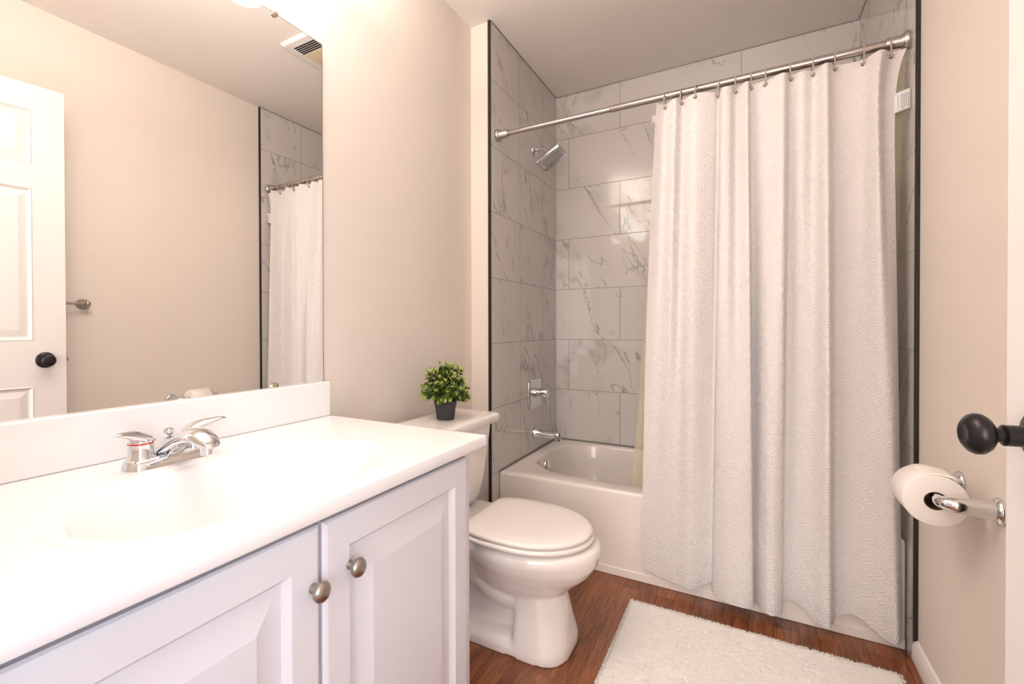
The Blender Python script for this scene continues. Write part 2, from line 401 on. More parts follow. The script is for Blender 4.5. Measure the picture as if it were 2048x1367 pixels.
for z in (0.5, 1.36, 2.21): box(b, 2.73, 2.77, WY0, WY1, z, z+0.04)
struct('window_1', b, 'white_paint', smooth=False)
# black metal tile edges
b = BM(); box(b, X1-0.012, X1-0.001, -0.010, 0.0, 0, ZC); struct('trim_1', b, 'black', smooth=False)
b = BM(); box(b, X3-0.001, XW, -0.008, 0.0, 0.075, ZC); struct('trim_2', b, 'black', smooth=False)
# baseboard along the right wall, with its shoe moulding
bb = BM(); prof = [(0, 0), (0.013, 0), (0.013, 0.058), (0.009, 0.068), (0.006, 0.076), (0, 0.080)]
loft(bb, [[(XW-p[0], y, p[1]) for p in prof] for y in (YF+0.02, -0.002)])
bo = struct('baseboard_right', bb, 'white_paint', angle=30)
bb = BM(); loft(bb, [[(XW-0.013-p[0], y, p[1]) for p in ((0, 0), (0.014, 0), (0.013, 0.006), (0.009, 0.012), (0, 0.017))] for y in (YF+0.02, -0.002)])
struct('shoe_moulding', bb, 'wood', bo)
bb = BM(); loft(bb, [[(p[0], y, p[1]) for p in prof] for y in (YV+0.02, -0.012)]); struct('baseboard_left', bb, 'white_paint', angle=30)
# caulk lines at the top of the tile
bb = BM(); box(bb, X1, X3, Y2-0.003, Y2, ZC-0.004, ZC); box(bb, X1, X1+0.003, 0, Y2, ZC-0.004, ZC); box(bb, X3-0.003, X3, 0, Y2, ZC-0.004, ZC)
struct('trim_4', bb, 'caulk', smooth=False)

# door, opened against the right wall
HX, HY, EX, EY = 1.548, -1.915, 1.427, -1.069
dv = Vector((EX-HX, EY-HY, 0)); DW = dv.length; dU = dv.normalized(); dN = Vector((-dU.y, dU.x, 0))   # dN points into the room (-X)
if dN.x > 0: dN = -dN
Z0, DH = 0.012, 2.048
door = thing('door_1', (HX, HY, 0), kind='structure')
b = BM()
st = 0.105; cw = (DW-3*st)/2
us = [0, st, st+cw, 2*st+cw, 2*st+2*cw, DW]
vs = [0, 0.245-Z0, 0.805-Z0, 0.995-Z0, 1.632-Z0, 1.730-Z0, 1.957-Z0, DH]
cells = {(i, j) for i in (1, 3) for j in (1, 3, 5)}
pf = [(0.004, 0.002), (0.012, -0.006), (0.018, -0.008), (0.040, -0.003), (0.044, -0.002)]
face_grid(b, (HX, HY, Z0), dU, (0, 0, 1), dN, us, vs, cells, pf)
TH = 0.034
face_grid(b, Vector((HX, HY, Z0))-dN*TH, dU, (0, 0, 1), -dN, us, vs, cells, pf)
for (A, B2) in (((0, 0), (0, DH)), ((DW, 0), (DW, DH))):
    q = [Vector((HX, HY, Z0))+dU*A[0]+Vector((0, 0, z))-dN*t for z, t in ((0, 0), (DH, 0), (DH, TH), (0, TH))]
    b.faces.new([b.verts.new(p) for p in q])
for z in (0, DH):
    q = [Vector((HX, HY, Z0+z))+dU*u_-dN*t for u_, t in ((0, 0), (DW, 0), (DW, TH), (0, TH))]
    b.faces.new([b.verts.new(p) for p in q])
bmesh.ops.remove_doubles(b, verts=b.verts[:], dist=1e-5)
struct('door_leaf', b, 'door_paint', door, angle=12)
KU = DW-0.068; KZ = 0.914
kp = Vector((HX, HY, KZ))+dU*KU
for sgn in (1, -1):
    o0 = kp+dN*(0 if sgn > 0 else -TH)
    b = BM(); lathe(b, o0, dN*sgn, [(0, 0.033), (0.004, 0.033), (0.008, 0.030), (0.010, 0.020), (0.010, 0.0)], 40)
    rs = struct('rosette', b, 'bronze', door, angle=50)
    reach = 1.07 if sgn > 0 else 0.75
    pr_ = [(0.006, 0.0125), (0.034, 0.0125), (0.036, 0.0085), (0.042, 0.0085), (0.0435, 0.013), (0.048, 0.0205), (0.053, 0.0243), (0.058, 0.0248), (0.063, 0.0222), (0.067, 0.0165), (0.0685, 0.012), (0.0678, 0.009), (0.0678, 0.0)]
    b = BM(); lathe(b, o0, dN*sgn, [(d*reach, r) for d, r in pr_], 40)
    struct('door_knob', b, 'bronze', door, angle=60)
b = BM(); e0 = Vector((HX, HY, KZ))+dU*DW-dN*TH/2
for du, w, h in ((0.0, 0.012, 0.028), (0.0, 0.006, 0.008)):
    L_ = 0.0015 if w > 0.01 else 0.011
    vs8 = [b.verts.new(e0+dU*a+dN*c+Vector((0, 0, d))) for a in (0, L_) for c in (-w, w) for d in (-h, h)]
    for f in ((0, 1, 3, 2), (4, 6, 7, 5), (0, 4, 5, 1), (2, 3, 7, 6), (0, 2, 6, 4), (1, 5, 7, 3)): b.faces.new([vs8[i] for i in f])
struct('latch', b, 'nickel', door, smooth=False)
b = BM()
for z in (0.25, 1.05, 1.85): lathe(b, (HX+0.004, HY-0.002, z-0.045), (0, 0, 1), [(0, 0.006), (0.09, 0.006)], 12)
struct('hinge', b, 'bronze', door)

# ------------------------------------------------------------------ mirror
mr = thing('wall_mirror', (0.003, -1.42, 0.8732), 'large frameless wall mirror above the vanity backsplash', 'mirror')
b = BM(); box(b, 0.001, 0.0062, YF+0.01, -0.9202, 0.8802, 1.9155); obj('mirror_glass', b, 'mirror', mr, smooth=False)
b = BM(); box(b, 0.001, 0.0066, -0.9202, -0.9184, 0.8802, 1.9165); box(b, 0.001, 0.0066, YF+0.01, -0.9184, 1.9155, 1.9167)
obj('mirror_edge', b, simple('mirror_edge_grey', srgb(120, 108, 92), 0.3), mr, smooth=False)
for y, z, s in ((-1.090, 1.9155, 1), (-1.096, 0.884, -1)):
    b = BM(); lathe(b, (0.0068, y, z), (1, 0, 0), [(0, 0.011), (0.003, 0.011), (0.0045, 0.009), (0.0045, 0)], 24)
    obj('mirror_clip', b, 'clip', mr)

# ------------------------------------------------------------------ vanity light above the mirror
vl = thing('vanity_light', (0.0, -1.41, 2.13), 'three-shade vanity light glowing on the wall above the mirror', 'lamp')
b = BM(); box(b, 0.001, 0.028, -1.41-0.40, -1.41+0.40, 2.115, 2.205); obj('backplate', b, 'chrome', vl, bevel=0.004)
for dy in (-0.31, 0, 0.31):
    b = BM(); tube(b, smooth_path([(0.028, -1.41+dy, 2.15), (0.050, -1.41+dy, 2.145), (0.058, -1.41+dy, 2.11), (0.062, -1.41+dy, 2.05)]), 0.007, 12)
    obj('arm', b, 'chrome', vl)
    yl = -1.41+dy
    b = BM(); lathe(b, (0.12, yl, 2.105), (0, 0, -1), [(0, 0.066), (0.04, 0.065), (0.085, 0.062), (0.108, 0.050), (0.117, 0.030), (0.120, 0.0)], 32, caps=False)
    obj('lamp_shade', b, 'shade', vl, angle=80)
    # uplight added at the shade's open top to brighten the ceiling
    ld = bpy.data.lights.new('added_uplight', 'AREA'); ld.shape = 'DISK'; ld.size = 0.10; ld.energy = UPLIGHT; ld.color = LAMP_COLOR[:3]
    lo = bpy.data.objects.new('added_uplight', ld); COL.objects.link(lo); lo.parent = vl
    lo.location = Vector((0.12, yl, 2.103))-vl.location; lo.rotation_euler = (PI, 0, 0)

# ------------------------------------------------------------------ vanity cabinet
cab = thing('vanity_cabinet', (0.27, -1.42, 0), 'white vanity cabinet with two raised panel doors under the sink counter', 'cabinet')
CY0, CY1 = YF+0.004, -0.925
for y0, y1 in ((CY0, CY0+0.016), (CY1-0.016, CY1)):
    b = BM(); box(b, 0.004, 0.513, y0, y1, 0.0, 0.7455); obj('side_panel', b, 'cab', cab, smooth=False)
b = BM(); box(b, 0.004, 0.513, CY0+0.016, CY1-0.016, 0.095, 0.112); obj('bottom_panel', b, 'cab', cab, smooth=False)
b = BM(); box(b, 0.002, 0.010, CY0+0.016, CY1-0.016, 0.112, 0.60); obj('back_panel', b, 'cab', cab, smooth=False)
b = BM(); box(b, 0.440, 0.455, CY0+0.016, CY1-0.016, 0.0, 0.0945); obj('toe_kick', b, 'cab', cab, smooth=False)
b = BM()
for (y0, y1, z0, z1) in ((CY0, CY0+0.045, 0.095, 0.7455), (CY1-0.045, CY1+0.001, 0.095, 0.7455), (-1.44, -1.40, 0.10, 0.70), (CY0+0.045, CY1-0.045, 0.70, 0.7455), (CY0+0.045, CY1-0.045, 0.095, 0.13)):
    box(b, 0.513, 0.530, y0, y1, z0, z1)
obj('face_frame', b, 'cab', cab, smooth=False)
cprof = [(0.003, 0.0035), (0.008, 0.0055), (0.056, 0.0055), (0.060, -0.001), (0.066, -0.0065), (0.072, -0.0065), (0.112, 0.004), (0.115, 0.0055)]
for nm, y0, y1, ky in (('r', -1.4165, -0.9655, -1.360), ('l', -1.8745, -1.4235, -1.440)):
    b = BM(); z0, z1 = 0.118, 0.731
    face_grid(b, (0.545, y0, z0), (0, 1, 0), (0, 0, 1), (1, 0, 0), [0, y1-y0], [0, z1-z0], {(0, 0)}, cprof)
    q = [(0.545, y0, z0), (0.545, y1, z0), (0.545, y1, z1), (0.545, y0, z1)]; q2 = [(0.5315, p[1], p[2]) for p in q]
    A = [b.verts.new(p) for p in q]; B_ = [b.verts.new(p) for p in q2]; bridge(b, A, B_); b.faces.new(B_)
    bmesh.ops.remove_doubles(b, verts=b.verts[:], dist=1e-5)
    d = obj('door', b, 'cab', cab, angle=15)
    kz = 0.637 if nm == 'l' else 0.640
    b = BM(); lathe(b, (0.5495, ky, kz), (1, 0, 0), [(0, 0.0085), (0.003, 0.008), (0.006, 0.006), (0.012, 0.006), (0.015, 0.010), (0.018, 0.0155), (0.022, 0.0165), (0.026, 0.0145), (0.029, 0.009), (0.030, 0.0)], 36)
    obj('knob', b, 'nickel', d, angle=60)

# ------------------------------------------------------------------ vanity top with moulded basin
top = thing('sink_counter', (0.28, -1.42, ZT-0.028), 'glossy white moulded sink counter with backsplash on the vanity cabinet', 'sink')
BCX, BCY, BRX, BRY = 0.350, -1.410, 0.178, 0.298
def sstep(a, b_, x):
    t = max(0, min(1, (x-a)/(b_-a))); return t*t*(3-2*t)
def bowl_z(x, y):
    r = math.hypot((x-BCX)/BRX, (y-BCY)/BRY)
    z = -0.004*(1-sstep(0.97, 1.03, r))
    z -= 0.006*(1-sstep(0.82, 0.98, r))
    if r < 0.90: z -= 0.125*(1-(r/0.90)**2.2)
    return ZT+z, r
def top_mesh():
    xs = [0.0]; nx, ny = 120, 220
    xs = [XC*i/nx for i in range(nx+1)]; y0, y1 = YF+0.003, YV
    ys = [y0+(y1-y0)*j/ny for j in range(ny+1)]
    bt, bb_ = BM(), BM()
    V1, V2 = {}, {}
    def gv(d, bm, i, j):
        if (i, j) not in d:
            z, r = bowl_z(xs[i], ys[j]); d[(i, j)] = bm.verts.new((xs[i], ys[j], z))
        return d[(i, j)]
    for i in range(nx):
        for j in range(ny):
            cx, cy = (xs[i]+xs[i+1])/2, (ys[j]+ys[j+1])/2
            r = bowl_z(cx, cy)[1]
            d, bm = (V2, bb_) if r < 1.06 else (V1, bt)
            bm.faces.new([gv(d, bm, a, c) for a, c in ((i, j), (i+1, j), (i+1, j+1), (i, j+1))])
    # slab edge all round, with a small rounded arris
    loopi = [(i, 0) for i in range(nx)]+[(nx, j) for j in range(ny)]+[(i, ny) for i in range(nx, 0, -1)]+[(0, j) for j in range(ny, 0, -1)]
    A = [gv(V1, bt, *p) for p in loopi]
    c = Vector((XC/2, (y0+y1)/2, 0))
    prev = A
    for k, (ins, dz) in enumerate(((-0.0012, -0.0006), (-0.002, -0.0025), (-0.002, -0.0255), (0.0, -0.028))):
        cur = []
        for p in loopi:
            x, y = xs[p[0]], ys[p[1]]
            ox = -ins if p[0] == nx else 0; oy = -ins if p[1] == ny else 0
            cur.append(bt.verts.new((x+ox, y+oy, ZT+dz)))
        bridge(bt, prev, cur); prev = cur
    return bt, bb_
bt, bb_ = top_mesh()
obj('countertop', bt, 'marble_top', top, angle=50)
obj('basin', bb_, 'marble_top', top, angle=180)
b = BM(); box(b, 0.0015, 0.021, YF+0.003, YV, ZT, ZB); obj('backsplash', b, 'marble_top', top, bevel=0.004, bseg=3)

# ------------------------------------------------------------------ faucet
FY = -1.432; FX = 0.118
fa = thing('faucet', (FX, FY, ZT), 'chrome two-handle centerset faucet behind the sink basin', 'faucet')
b = BM()
def stad(hx, hy, z, cx=FX): return rrect(cx, FY, hx, hy, hx*0.98, z, 8)
loft(b, [stad(0.030, 0.083, ZT+0.0002), stad(0.029, 0.082, ZT+0.008), stad(0.025, 0.077, ZT+0.017), stad(0.018, 0.070, ZT+0.020)])
obj('base', b, 'chrome', fa, angle=60)
for s in (-1, 1):
    hy = FY+s*0.051
    b = BM(); lathe(b, (FX, hy, ZT+0.012), (0, 0, 1), [(0, 0.026), (0.006, 0.0235), (0.012, 0.0215), (0.036, 0.0215)], 36); hb = obj('handle', b, 'chrome', fa, angle=50)
    if s < 0:
        b = BM(); lathe(b, (FX, hy, ZT+0.047), (0, 0, 1), [(0, 0.0219), (0.0022, 0.0219)], 36); obj('hot_ring', b, 'red', hb); 
    # lever: dome over the hub drawn out into a blade
    b = BM(); rings = []
    prof = [(-0.024, 0.051, 0.004, 0.001), (-0.020, 0.054, 0.015, 0.005), (-0.010, 0.058, 0.0215, 0.010), (0.004, 0.061, 0.0225, 0.0125), (0.018, 0.064, 0.020, 0.012),
            (0.032, 0.067, 0.0165, 0.0095), (0.046, 0.0695, 0.0135, 0.007), (0.060, 0.0715, 0.0105, 0.005), (0.072, 0.072, 0.007, 0.0035), (0.079, 0.0718, 0.003, 0.0016)]
    for d, z, w, h in prof:
        rings.append([(FX+0.30*max(d, 0)+w*math.cos(2*PI*i/20), hy+s*d*(0.72 if d > 0 else 1), ZT+z+0.05*max(d, 0)+h*math.sin(2*PI*i/20)-0.002) for i in range(20)])
    loft(b, rings); lathe(b, (FX, hy, ZT+0.0495), (0, 0, 1), [(0, 0.0214), (0.006, 0.0214), (0.011, 0.019)], 32)
    obj('lever', b, 'chrome', hb, angle=60)
# spout
b = BM(); rings = []
prof = [(-0.022, 0.012, 0.028, 0.011), (-0.004, 0.022, 0.025, 0.017), (0.020, 0.034, 0.021, 0.018), (0.045, 0.046, 0.019, 0.018), (0.070, 0.055, 0.0205, 0.018), (0.095, 0.060, 0.0235, 0.0185), (0.120, 0.060, 0.0245, 0.0175), (0.140, 0.056, 0.022, 0.014), (0.153, 0.051, 0.016, 0.009), (0.160, 0.047, 0.006, 0.003)]
for d, z, w, h in prof:
    rings.append([(FX+d, FY+w*math.cos(2*PI*i/24), ZT+z+h*(math.sin(2*PI*i/24) if math.sin(2*PI*i/24) > 0 else 0.75*math.sin(2*PI*i/24))) for i in range(24)])
loft(b, rings)
# web under the neck down to the base
loft(b, [rrect(FX+0.004, FY, 0.022, 0.017, 0.012, ZT+0.012), rrect(FX+0.018, FY, 0.034, 0.014, 0.012, ZT+0.034), rrect(FX+0.040, FY, 0.040, 0.012, 0.010, ZT+0.050)])
sp_ = obj('spout', b, 'chrome', fa, angle=60)
b = BM(); lathe(b, (FX+0.135, FY, ZT+0.048), (0.12, 0, -1), [(0, 0.0125), (0.016, 0.0120), (0.017, 0.009), (0.014, 0.0)], 28); obj('aerator', b, 'chrome', sp_)
b = BM(); lathe(b, (FX-0.030, FY+0.016, ZT+0.006), (0, 0, 1), [(0, 0.003), (0.036, 0.003), (0.040, 0.006), (0.044, 0.0095), (0.050, 0.0105), (0.055, 0.008), (0.058, 0.0)], 24)
obj('lift_rod', b, 'chrome', fa)

# ------------------------------------------------------------------ toilet
TY = -0.475
to = thing('toilet', (0.36, TY, 0), 'white two-piece toilet with closed lid between vanity and bathtub', 'toilet')
def egg(xc, ab, af, w, z, n=48, y=TY, p=2.0, pb=2.6):
    out = []
    for i in range(n):
        a = 2*PI*i/n; c, s = math.cos(a), math.sin(a)
        e = p if c > 0 else pb
        X = (af if c > 0 else ab)*math.copysign(abs(c)**(2/e), c); Y = w*math.copysign(abs(s)**(2/e), s)
        out.append((xc+X, y+Y, z))
    return out
b = BM()
# bowl
loft(b, [egg(0.50, 0.20, 0.08, 0.07, 0.150), egg(0.50, 0.20, 0.12, 0.098, 0.185), egg(0.50, 0.20, 0.165, 0.132, 0.222), egg(0.50, 0.20, 0.205, 0.160, 0.258), egg(0.50, 0.20, 0.230, 0.179, 0.295),
         egg(0.50, 0.20, 0.240, 0.187, 0.325), egg(0.50, 0.20, 0.236, 0.185, 0.345), egg(0.50, 0.20, 0.222, 0.176, 0.356), egg(0.50, 0.19, 0.20, 0.16, 0.358)])
# rear deck under the tank
loft(b, [rrect(0.23, TY, 0.15, 0.11, 0.05, 0.20), rrect(0.23, TY, 0.165, 0.15, 0.05, 0.29), rrect(0.23, TY, 0.17, 0.175, 0.05, 0.335), rrect(0.23, TY, 0.165, 0.172, 0.05, 0.358)])
# front pedestal column
loft(b, [egg(0.535, 0.055, 0.120, 0.128, 0.0, p=3.0, pb=5), egg(0.535, 0.055, 0.120, 0.127, 0.03, p=3.0, pb=5), egg(0.530, 0.050, 0.112, 0.112, 0.09, p=2.8, pb=5), egg(0.525, 0.050, 0.103, 0.098, 0.16, p=2.6, pb=4), egg(0.52, 0.06, 0.10, 0.092, 0.23, p=2.4, pb=3)])
# foot and narrower rear body
loft(b, [egg(0.36, 0.24, 0.29, 0.128, 0.0, p=3.4, pb=4), egg(0.36, 0.24, 0.29, 0.127, 0.028, p=3.4, pb=4), egg(0.36, 0.235, 0.28, 0.110, 0.046, p=3.4, pb=4), egg(0.36, 0.23, 0.27, 0.080, 0.056, p=3.4, pb=4)])
loft(b, [egg(0.33, 0.18, 0.24, 0.072, 0.03), egg(0.33, 0.18, 0.24, 0.060, 0.12), egg(0.33, 0.18, 0.24, 0.070, 0.24), egg(0.33, 0.18, 0.24, 0.10, 0.31)])
# trapway curves on both flanks
for s in (-1, 1):
    pts = smooth_path([(0.50, TY+s*0.045, 0.16), (0.42, TY+s*0.062, 0.165), (0.34, TY+s*0.070, 0.215), (0.27, TY+s*0.070, 0.275), (0.20, TY+s*0.066, 0.24), (0.175, TY+s*0.062, 0.15), (0.19, TY+s*0.06, 0.05)], 6)
    tube(b, pts, 0.042, 20)
bo_ = obj('bowl', b, 'porcelain', to, angle=180)
rm = bo_.modifiers.new('remesh', 'REMESH'); rm.mode = 'VOXEL'; rm.voxel_size = 0.0055; rm.use_smooth_shade = True
sm = bo_.modifiers.new('smooth', 'SMOOTH'); sm.factor = 0.5; sm.iterations = 9
b = BM(); lathe(b, (0.30, TY-0.098, 0.048), (0, -0.15, 1), [(0, 0.016), (0.010, 0.015), (0.016, 0.010), (0.018, 0)], 24); obj('bolt_cap', b, 'porcelain', to)
# seat and lid
def lid_out(grow, z, n=56):
    out = egg(0.500, 0.205, 0.208+grow, 0.184+grow, z, n, pb=3.6)
    return [(max(p[0], 0.316-grow), p[1], p[2]) for p in out]
b = BM(); loft(b, [lid_out(0.002, 0.3605), lid_out(0.007, 0.364), lid_out(0.008, 0.372), lid_out(0.003, 0.3765)]); obj('seat', b, 'seat', to, angle=60)
b = BM(); loft(b, [lid_out(-0.004, 0.3795), lid_out(0.002, 0.382), lid_out(0.003, 0.388), lid_out(-0.001, 0.393), lid_out(-0.012, 0.3960), lid_out(-0.05, 0.3985), lid_out(-0.11, 0.3995)]); obj('seat_lid', b, 'seat', to, angle=60)
for s in (-1, 1):
    b = BM(); lathe(b, (0.315, TY+s*0.075-0.02, 0.372), (0, 1, 0), [(0, 0.010), (0.04, 0.010)], 20); obj('seat_hinge', b, 'seat', to)
# tank
b = BM()
def tk(z, hx, hy, cx): return rrect(cx, TY+0.005, hx, hy, 0.045, z, 8)
loft(b, [tk(0.362, 0.070, 0.125, 0.140), tk(0.372, 0.082, 0.150, 0.142), tk(0.40, 0.088, 0.166, 0.145), tk(0.46, 0.093, 0.182, 0.148), tk(0.55, 0.097, 0.198, 0.150), tk(0.62, 0.100, 0.208, 0.152), tk(0.667, 0.102, 0.213, 0.153)])
obj('tank', b, 'porcelain', to, angle=60)
b = BM()
def tl(z, hx, hy): return rrect(0.158, TY+0.010, hx, hy+0.008, 0.035, z, 8)
loft(b, [tl(0.6675, 0.108, 0.218), tl(0.670, 0.114, 0.226), tl(0.682, 0.118, 0.232), tl(0.694, 0.118, 0.232), tl(0.701, 0.113, 0.226), tl(0.7045, 0.100, 0.212), tl(0.7055, 0.08, 0.19)])
obj('tank_lid', b, 'porcelain', to, angle=60)
b = BM(); lathe(b, (0.2545, TY-0.150, 0.63), (1, 0, 0), [(0, 0.014), (0.01, 0.013), (0.016, 0.009)], 20); tube(b, smooth_path([(0.268, TY-0.150, 0.63), (0.274, TY-0.12, 0.626), (0.276, TY-0.08, 0.618)]), [0.007]*13, 12)
obj('flush_lever', b, 'chrome', to)

# ------------------------------------------------------------------ potted plant on the tank
PX, PY, PZ = 0.165, -0.478, 0.7057
pl = thing('potted_plant', (PX, PY, PZ), 'small bushy green plant in a dark grey pot on the toilet tank', 'plant')
b = BM(); lathe(b, (PX, PY, PZ), (0, 0, 1), [(0, 0), (0, 0.0315), (0.002, 0.033), (0.052, 0.0395), (0.053, 0.0415), (0.070, 0.043), (0.071, 0.040), (0.064, 0.0385), (0.060, 0.0)], 40); obj('pot', b, 'pot', pl, angle=40)
b = BM(); lathe(b, (PX, PY, PZ+0.0602), (0, 0, 1), [(0, 0.0375), (0.003, 0.036), (0.005, 0.0)], 24); obj('soil', b, 'soil', pl)
bs, bl, by = BM(), BM(), BM()
def leaf(bm, p, d, nrm, L, w):
    d = d.normalized(); s = d.cross(nrm).normalized(); nn = s.cross(d)
    q = [p, p+d*L*0.3+s*w*0.42+nn*w*0.10, p+d*L*0.68+s*w*0.5+nn*w*0.12, p+d*L+nn*w*0.02, p+d*L*0.68-s*w*0.5+nn*w*0.12, p+d*L*0.3-s*w*0.42+nn*w*0.10, p+d*L*0.5]
    v = [bm.verts.new(x) for x in q]
    for i in range(6): bm.faces.new((v[i], v[(i+1) % 6], v[6]))
rr = random.Random(5)
for k in range(80):
    a = k*2.39996; e = (k+0.5)/80
    el = math.radians(88-110*e**0.85) + rr.uniform(-0.12, 0.12)
    R = 0.092*(0.80+0.34*rr.random())
    dirv = Vector((math.cos(a)*math.cos(el), math.sin(a)*math.cos(el), math.sin(el)))
    base = Vector((PX, PY, PZ+0.064))+Vector((math.cos(a), math.sin(a), 0))*0.016*math.cos(el)
    cen = Vector((PX, PY, PZ+0.097))
    tip = cen+Vector((dirv.x*R*0.90, dirv.y*R*0.90, dirv.z*R*1.12 if dirv.z > 0 else dirv.z*R*0.72))
    mid = (base+tip)/2+Vector((0, 0, 0.012))
    pts = smooth_path([base, mid, tip], 4); tube(bs, pts, [0.0011]*len(pts), 5)
    N = 7
    for j in range(N):
        t = 0.30+0.70*j/(N-1); idx = t*(len(pts)-1); i0 = int(min(idx, len(pts)-2)); p = pts[i0].lerp(pts[i0+1], idx-i0)
        tg = (pts[i0+1]-pts[i0]).normalized(); ax, u, v = frame_of(tg)
        for s in (0, PI):
            ph = j*PI/2+s+k
            out = (u*math.cos(ph)+v*math.sin(ph))
            d = (out+tg*(0.5+0.9*(j/(N-1))**2)).normalized()
            sz = (0.0205 if j < N-2 else 0.013)*rr.uniform(0.8, 1.15)
            young = j >= N-2 and rr.random() < 0.7 or rr.random() < 0.14
            leaf(by if young else bl, p, d, (tg*0.8-out*0.3+Vector((rr.uniform(-.3, .3), rr.uniform(-.3, .3), 0.4))), sz, sz*0.80)
        if j == N-1: leaf(by, p, tg, u, 0.012, 0.007)
obj('stems', bs, 'stem', pl); obj('leaves', bl, 'leaf', pl, angle=180); obj('young_leaves', by, 'leaf2', pl, angle=180)

# ------------------------------------------------------------------ bathtub
tubt = thing('bathtub', (0.84, 0.465, 0), 'white alcove bathtub with plain apron behind the shower curtain', 'bathtub')
YT = 0.075; XL, XR = X1+0.002, X3-0.002
b = BM()
cx, cy = (XL+XR)/2, (YT+Y2-0.002)/2; hx, hy = (XR-XL)/2, (Y2-0.002-YT)/2
IX0, IX1, IY0, IY1 = 0.185, 1.50, 0.185, 0.800
icx, icy, ihx, ihy = (IX0+IX1)/2, (IY0+IY1)/2, (IX1-IX0)/2, (IY1-IY0)/2
K = 14
rings = [rrect(cx, cy, hx, hy, 0.004, 0.028, K), rrect(cx, cy, hx, hy, 0.004, RIM-0.016, K), rrect(cx, cy, hx-0.002, hy-0.002, 0.006, RIM-0.006, K), rrect(cx, cy, hx-0.008, hy-0.008, 0.010, RIM-0.0005, K), rrect(cx, cy, hx-0.020, hy-0.020, 0.02, RIM, K),
         rrect(icx, icy, ihx+0.012, ihy+0.012, 0.24, RIM, K), rrect(icx, icy, ihx+0.004, ihy+0.004, 0.235, RIM-0.003, K), rrect(icx, icy, ihx, ihy, 0.23, RIM-0.012, K), rrect(icx, icy, ihx-0.015, ihy-0.010, 0.22, RIM-0.10, K),
         rrect(icx, icy, ihx-0.05, ihy-0.03, 0.20, 0.12, K), rrect(icx, icy, ihx-0.08, ihy-0.06, 0.18, 0.075, K), rrect(icx, icy, ihx-0.14, ihy-0.12, 0.14, 0.06, K)]
loft(b, rings); obj('tub_shell', b, 'tub', tubt, angle=50)
b = BM(); box(b, XL, XR, YT-0.005, YT+0.01, 0.0, 0.034); obj('apron_skirt', b, 'tub', tubt, bevel=0.003)
b = BM(); lathe(b, (0.193, 0.475, 0.297), (1, 0, 0.1), [(0, 0.034), (0.006, 0.034), (0.012, 0.030), (0.014, 0.020), (0.013, 0.0)], 36); ov = obj('overflow_cover', b, 'chrome', tubt, angle=50)
b = BM(); lathe(b, (0.206, 0.475, 0.290), (1, 0, 0.1), [(0, 0.006), (0.008, 0.006), (0.010, 0.0)], 16); obj('overflow_lever', b, 'chrome', ov)
b = BM(); box(b, XL, XR, Y2-0.006, Y2-0.0005, RIM, RIM+0.006); box(b, X1+0.0005, X1+0.005, YT, Y2-0.006, RIM, RIM+0.005); obj('caulk_bead', b, 'caulk', tubt, smooth=False)

# ------------------------------------------------------------------ tub spout, valve, shower head on the left tile wall
SY_ = 0.500; SZ = 0.458
ts = thing('tub_spout', (X1, SY_, SZ), 'chrome tub spout low on the left marble wall', 'spout')
b = BM(); lathe(b, (X1+0.0005, SY_, SZ), (1, 0, 0), [(0, 0.030), (0.006, 0.031), (0.014, 0.028), (0.030, 0.0215), (0.050, 0.0195), (0.120, 0.0205), (0.140, 0.021), (0.152, 0.018), (0.157, 0.010), (0.158, 0)], 32); obj('spout_body', b, 'chrome', ts, angle=60)
b = BM(); lathe(b, (X1+0.138, SY_, SZ-0.012), (0, 0, -1), [(0, 0.0165), (0.018, 0.016), (0.020, 0.012), (0.015, 0)], 24); obj('outlet', b, 'chrome', ts)
b = BM(); lathe(b, (X1+0.138, SY_, SZ+0.018), (0, 0, 1), [(0, 0.0035), (0.012, 0.0035), (0.014, 0.006), (0.020, 0.006), (0.022, 0)], 16); obj('diverter_knob', b, 'chrome', ts)

VY, VZ = 0.510, 0.676
sv = thing('shower_valve', (X1, VY, VZ), 'chrome shower valve with rectangular plate above the tub spout', 'valve')
b = BM()
def vp(x, g): return [(x, p[0], p[1]) for p in [(q[0], q[1]) for q in rrect(VY, VZ, 0.088-g, 0.082-g, 0.022, 0, 6)]]
loft(b, [vp(X1+0.0005, 0), vp(X1+0.005, 0), vp(X1+0.009, 0.004), vp(X1+0.0095, 0.012)]); obj('valve_plate', b, 'chrome', sv, angle=50)
b = BM(); lathe(b, (X1+0.008, VY, VZ+0.008), (1, 0, 0), [(0, 0.030), (0.012, 0.030), (0.013, 0.023), (0.022, 0.022), (0.070, 0.026), (0.073, 0.024), (0.073, 0)], 36); obj('valve_hub', b, 'chrome', sv, angle=50)
b = BM(); loft(b, [rrect(X1+0.069, VY, 0.0085, 0.012, 0.006, VZ-0.008), rrect(X1+0.072, VY, 0.007, 0.011, 0.005, VZ-0.05), rrect(X1+0.078, VY, 0.0055, 0.011, 0.005, VZ-0.085), rrect(X1+0.080, VY, 0.004, 0.009, 0.0035, VZ-0.090)]); obj('valve_lever', b, 'chrome', sv, angle=60)

